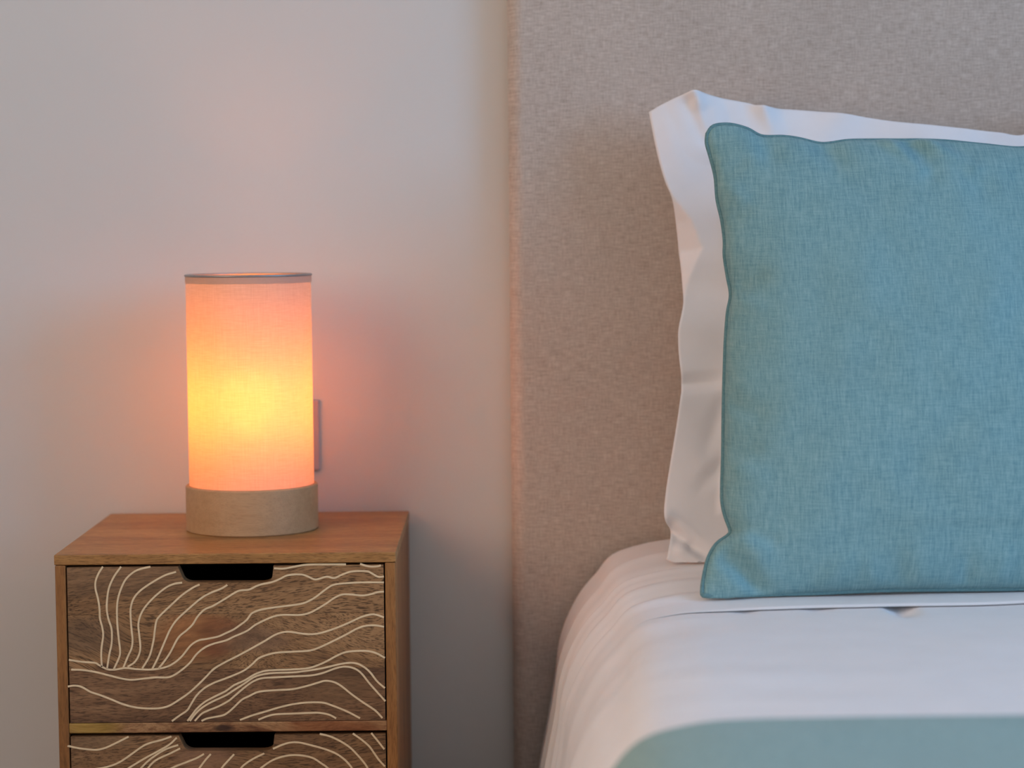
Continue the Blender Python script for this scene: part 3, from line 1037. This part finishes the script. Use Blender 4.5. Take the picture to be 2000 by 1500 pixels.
LINES2 = [
    [(5, 272, 1275, 400, 1300, 560, 1315, 660, 1295, 760, 1250, 850, 1205, 900, 1180)],
    [(5, 1340, 1178, 1250, 1210, 1120, 1245, 1050, 1275, 970, 1330, 880, 1395, 800, 1445, 700, 1485, 580, 1508, 420, 1525, 280, 1545)],
    [(5, 1395, 1190, 1320, 1260, 1200, 1330, 1080, 1395, 970, 1460, 890, 1510, 760, 1590, 600, 1680, 420, 1740, 280, 1760)],
    [(5, 1410, 1265, 1280, 1310, 1180, 1370, 1100, 1430, 1030, 1500, 950, 1590, 800, 1720, 600, 1830, 280, 1900)],
    [(5, 1430, 1300, 1320, 1355, 1200, 1410, 1140, 1455, 1095, 1510, 1010, 1620, 880, 1780, 700, 1940, 280, 2060)],
    [(5, 1675, 1358, 1600, 1400, 1500, 1440, 1350, 1500, 1240, 1570, 1150, 1700, 1050, 1900, 900, 2150, 700, 2400)],
    [(5, 1745, 1358, 1690, 1420, 1630, 1500, 1540, 1620, 1450, 1800, 1380, 2050, 1300, 2400)],
    [(5, 1985, 1360, 1920, 1430, 1860, 1500, 1790, 1620, 1740, 1800, 1720, 2050, 1740, 2400)],
    [(6, 400, 1352, 300, 1400, 220, 1450, 160, 1505, 80, 1640, 60, 1800, 90, 2000, 120, 2400)],
    [(6, 490, 1305, 580, 1265, 670, 1240, 760, 1240, 870, 1265, 1000, 1300, 1120, 1345, 1200, 1395, 1260, 1450, 1310, 1520, 1360, 1650,
      1370, 1900, 1300, 2400)],
    [(6, 970, 1152, 1070, 1175, 1180, 1225, 1280, 1290, 1360, 1370, 1420, 1440, 1465, 1510, 1500, 1640, 1520, 1900, 1480, 2400)],
    [(6, 1310, 1147, 1400, 1210, 1480, 1280, 1530, 1350, 1580, 1420, 1640, 1485)],
    [(6, 1500, 1142, 1560, 1215, 1635, 1310)],
    [(6, 250, 1800, 270, 1650, 310, 1560, 370, 1500, 470, 1430, 570, 1390, 680, 1370, 800, 1375, 900, 1400, 980, 1450, 1060, 1510, 1130, 1620,
      1150, 1800, 1080, 2000, 900, 2200)],
]


def ribbon(parent, segs, width=0.00235):
    pts = []
    for s in segs:
        ox, oy = VW[s[0]]
        for k in range(1, len(s), 2):
            pts.append(nloc(ox + s[k] * S_, oy + s[k + 1] * S_))
    c = catmull(pts, 0.0012)
    yb = NS_F + 0.0008 - NO.y
    y1 = yb - 0.00035
    verts, faces = [], []
    n_ = len(c)
    for i in range(n_):
        t = (c[min(n_ - 1, i + 1)] - c[max(0, i - 1)])
        t = t.normalized() if t.length > 0 else Vector((1, 0))
        nr = Vector((-t.y, t.x))
        w = width * (0.5 + 0.05 * noise.noise(Vector((i * 0.09, len(pts), 0))))
        for k, yy in ((-1, yb + 0.0003), (-0.8, y1), (0.8, y1), (1, yb + 0.0003)):
            q = c[i] + nr * (w * k)
            verts.append((q.x, yy, q.y))
    for i in range(n_ - 1):
        for k in range(3):
            a = i * 4 + k
            faces.append((a, a + 4, a + 5, a + 1))
    faces.append((0, 1, 2, 3)); e = (n_ - 1) * 4
    faces.append((e + 3, e + 2, e + 1, e))
    obj('inlay_line', mesh_from('inlay_line', verts, faces), parent, M_INLAY)


for s in LINES1: ribbon(d1, s)
for s in LINES2: ribbon(d2, s)

# ------------------------------------------------------------------ table lamp
BR = 0.0795; SR = 0.0749
LY = -0.165
base_front = on_y(493, 1049, LY - BR)
LX = on_y(493, 1000, LY).x
lamp = empty('table_lamp', (LX, LY, NZ))
tag(lamp, 'glowing cylindrical fabric table lamp on a pale wooden base on the nightstand', 'lamp')
ZBT = on_y(493, 944, LY).z - NZ       # top of the wooden base
ZST = on_y(485, 538, LY).z - NZ       # top of the shade
M_BIRCH = m_wood('pale_birch_veneer', (0.60, 0.36, 0.19), (0.55, 0.325, 0.165), (0.47, 0.27, 0.13), 'x', (0.7, 0, 3.0), pore=0.12, rough=0.5,
                 fig=20, swirl=0.05)
r = 0.0016
lathe('lamp_base', [(0.0, 0.0), (BR - r, 0.0), (BR, r), (BR, ZBT - r), (BR - r, ZBT), (SR - 0.004, ZBT), (SR - 0.004, ZBT - 0.012),
                    (0.0, ZBT - 0.012)], M_BIRCH, lamp)
M_SHADE = NT('lamp_shade_cotton')
t = M_SHADE
v1 = t.noise(t.coord((60, 60, 900)), 1.0, 3, 0.6)
v2 = t.noise(t.coord((700, 700, 40)), 1.0, 3, 0.6)
wv = t.math('ADD', t.math('MULTIPLY', v1, 0.6), t.math('MULTIPLY', v2, 0.4))
ccol = t.mix(t.ramp(wv, [(0.35, 0.0), (0.65, 1.0)]), (0.60, 0.53, 0.44), (0.72, 0.66, 0.58))
df = t.n('ShaderNodeBsdfDiffuse'); tl = t.n('ShaderNodeBsdfTranslucent'); mx = t.n('ShaderNodeMixShader')
t.link(ccol, df.inputs['Color'])
t.link(t.mix(t.ramp(wv, [(0.35, 0.0), (0.65, 1.0)]), (0.66, 0.52, 0.38), (0.76, 0.62, 0.46)), tl.inputs['Color'])
mx.inputs[0].default_value = 0.42
t.link(df.outputs[0], mx.inputs[1]); t.link(tl.outputs[0], mx.inputs[2])
rf = t.n('ShaderNodeBsdfRefraction'); rf.inputs['IOR'].default_value = 1.25; rf.inputs['Roughness'].default_value = 0.75
rf.inputs['Color'].default_value = (0.8, 0.68, 0.5, 1)
mx2 = t.n('ShaderNodeMixShader'); mx2.inputs[0].default_value = 0.012
t.link(mx.outputs[0], mx2.inputs[1]); t.link(rf.outputs[0], mx2.inputs[2])
t.link(mx2.outputs[0], t.out.inputs['Surface'])
M_SHADE = t.m
# one cloth surface (a thin sheet, so that the light passes it once)
SB = ZBT - 0.010
seg = 128
sv, sf = [], []
nzs = 24
for j in range(nzs + 1):
    for i in range(seg):
        a = 2 * math.pi * i / seg
        sv.append((SR * math.cos(a), SR * math.sin(a), SB + (ZST - SB) * j / nzs))
for j in range(nzs):
    for i in range(seg):
        k = (i + 1) % seg
        sf.append((j * seg + i, j * seg + k, (j + 1) * seg + k, (j + 1) * seg + i))
shade = obj('lamp_shade', mesh_from('lamp_shade', sv, sf, True), lamp, M_SHADE)
# hem tape glued round the top of the shade, and the metal rim
M_TAPE = NT('shade_hem_tape')
t = M_TAPE
df = t.n('ShaderNodeBsdfDiffuse'); tl = t.n('ShaderNodeBsdfTranslucent'); mx = t.n('ShaderNodeMixShader')
nzv = t.noise(t.coord((300, 300, 300)), 1.0, 2)
t.link(t.mix(nzv, (0.62, 0.55, 0.48), (0.70, 0.63, 0.56)), df.inputs['Color'])
tl.inputs['Color'].default_value = (0.7, 0.62, 0.52, 1)
mx.inputs[0].default_value = 0.5
t.link(df.outputs[0], mx.inputs[1]); t.link(tl.outputs[0], mx.inputs[2])
t.link(mx.outputs[0], t.out.inputs['Surface'])
sv, sf = [], []
for j in range(2):
    for i in range(seg):
        a = 2 * math.pi * i / seg
        sv.append(((SR + 0.0006) * math.cos(a), (SR + 0.0006) * math.sin(a), ZST - (0.0085 if j == 0 else 0.0)))
for i in range(seg):
    k = (i + 1) % seg
    sf.append((i, k, seg + k, seg + i))
tape = obj('hem_tape', mesh_from('hem_tape', sv, sf, True), shade, M_TAPE.m)
M_RIM = NT('rim_metal')
M_RIM.b.inputs['Metallic'].default_value = 0.7
rn = M_RIM.noise(M_RIM.coord((200, 200, 200)), 1.0, 2)
M_RIM = M_RIM.done(M_RIM.mix(rn, (0.36, 0.34, 0.33), (0.46, 0.43, 0.42)), 0.45, 0.5)
rim = [Vector(((SR + 0.0002) * math.cos(2 * math.pi * i / seg), (SR + 0.0002) * math.sin(2 * math.pi * i / seg), ZST + 0.0008)) for i in range(seg)]
rr = 0.0014
prof = [(SR + 0.0002 + rr * math.cos(2 * math.pi * k / 10), ZST + 0.0006 + rr * math.sin(2 * math.pi * k / 10)) for k in range(10)]
lathe('rim', prof, M_RIM, lamp, seg)
# bulb on its socket
ZBULB = on_y(490, 775, LY).z - NZ
M_SOCK = m_plain('white_socket_plastic', (0.7, 0.7, 0.68), 0.4)
lathe('socket', [(0, ZBT - 0.012), (0.018, ZBT - 0.012), (0.018, ZBULB - 0.055), (0.014, ZBULB - 0.045), (0, ZBULB - 0.045)], M_SOCK, lamp, 32)
M_BULB = NT('glowing_bulb')
M_BULB.b.inputs['Emission Color'].default_value = (1.0, 0.235, 0.010, 1)
M_BULB.b.inputs['Emission Strength'].default_value = LAMP_STRENGTH
M_BULB = M_BULB.done((0.9, 0.85, 0.75), 0.3)
bp = [(0.0, -0.045), (0.013, -0.045), (0.0135, -0.032), (0.019, -0.022), (0.0265, -0.008), (0.029, 0.005), (0.027, 0.018), (0.0205, 0.028),
      (0.011, 0.0335), (0.0, 0.035)]
lathe('bulb', [(a_, ZBULB + z_) for a_, z_ in bp], M_BULB, lamp, 32)

# ------------------------------------------------------------------ wall socket plate half hidden behind the lamp
p1 = on_y(623.5, 781, -0.004); p2 = on_y(623.5, 918, -0.004)
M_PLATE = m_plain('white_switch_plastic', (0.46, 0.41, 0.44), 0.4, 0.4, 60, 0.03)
pw, ph = 0.088, p1.z - p2.z
pc = Vector((p1.x - pw / 2, 0, (p1.z + p2.z) / 2))
plate = box('wall_socket', -pw / 2, pw / 2, -0.008, -0.0003, -ph / 2, ph / 2, M_PLATE, None, 0.002, 3, False)
plate.location = pc
tag(plate, 'white socket plate on the wall, mostly hidden behind the lamp shade', 'socket')
ins = box('socket_insert', -pw / 2 + 0.014, pw / 2 - 0.014, -0.0095, -0.0075, -ph / 2 + 0.014, ph / 2 - 0.014, M_PLATE, plate, 0.0008, 2)
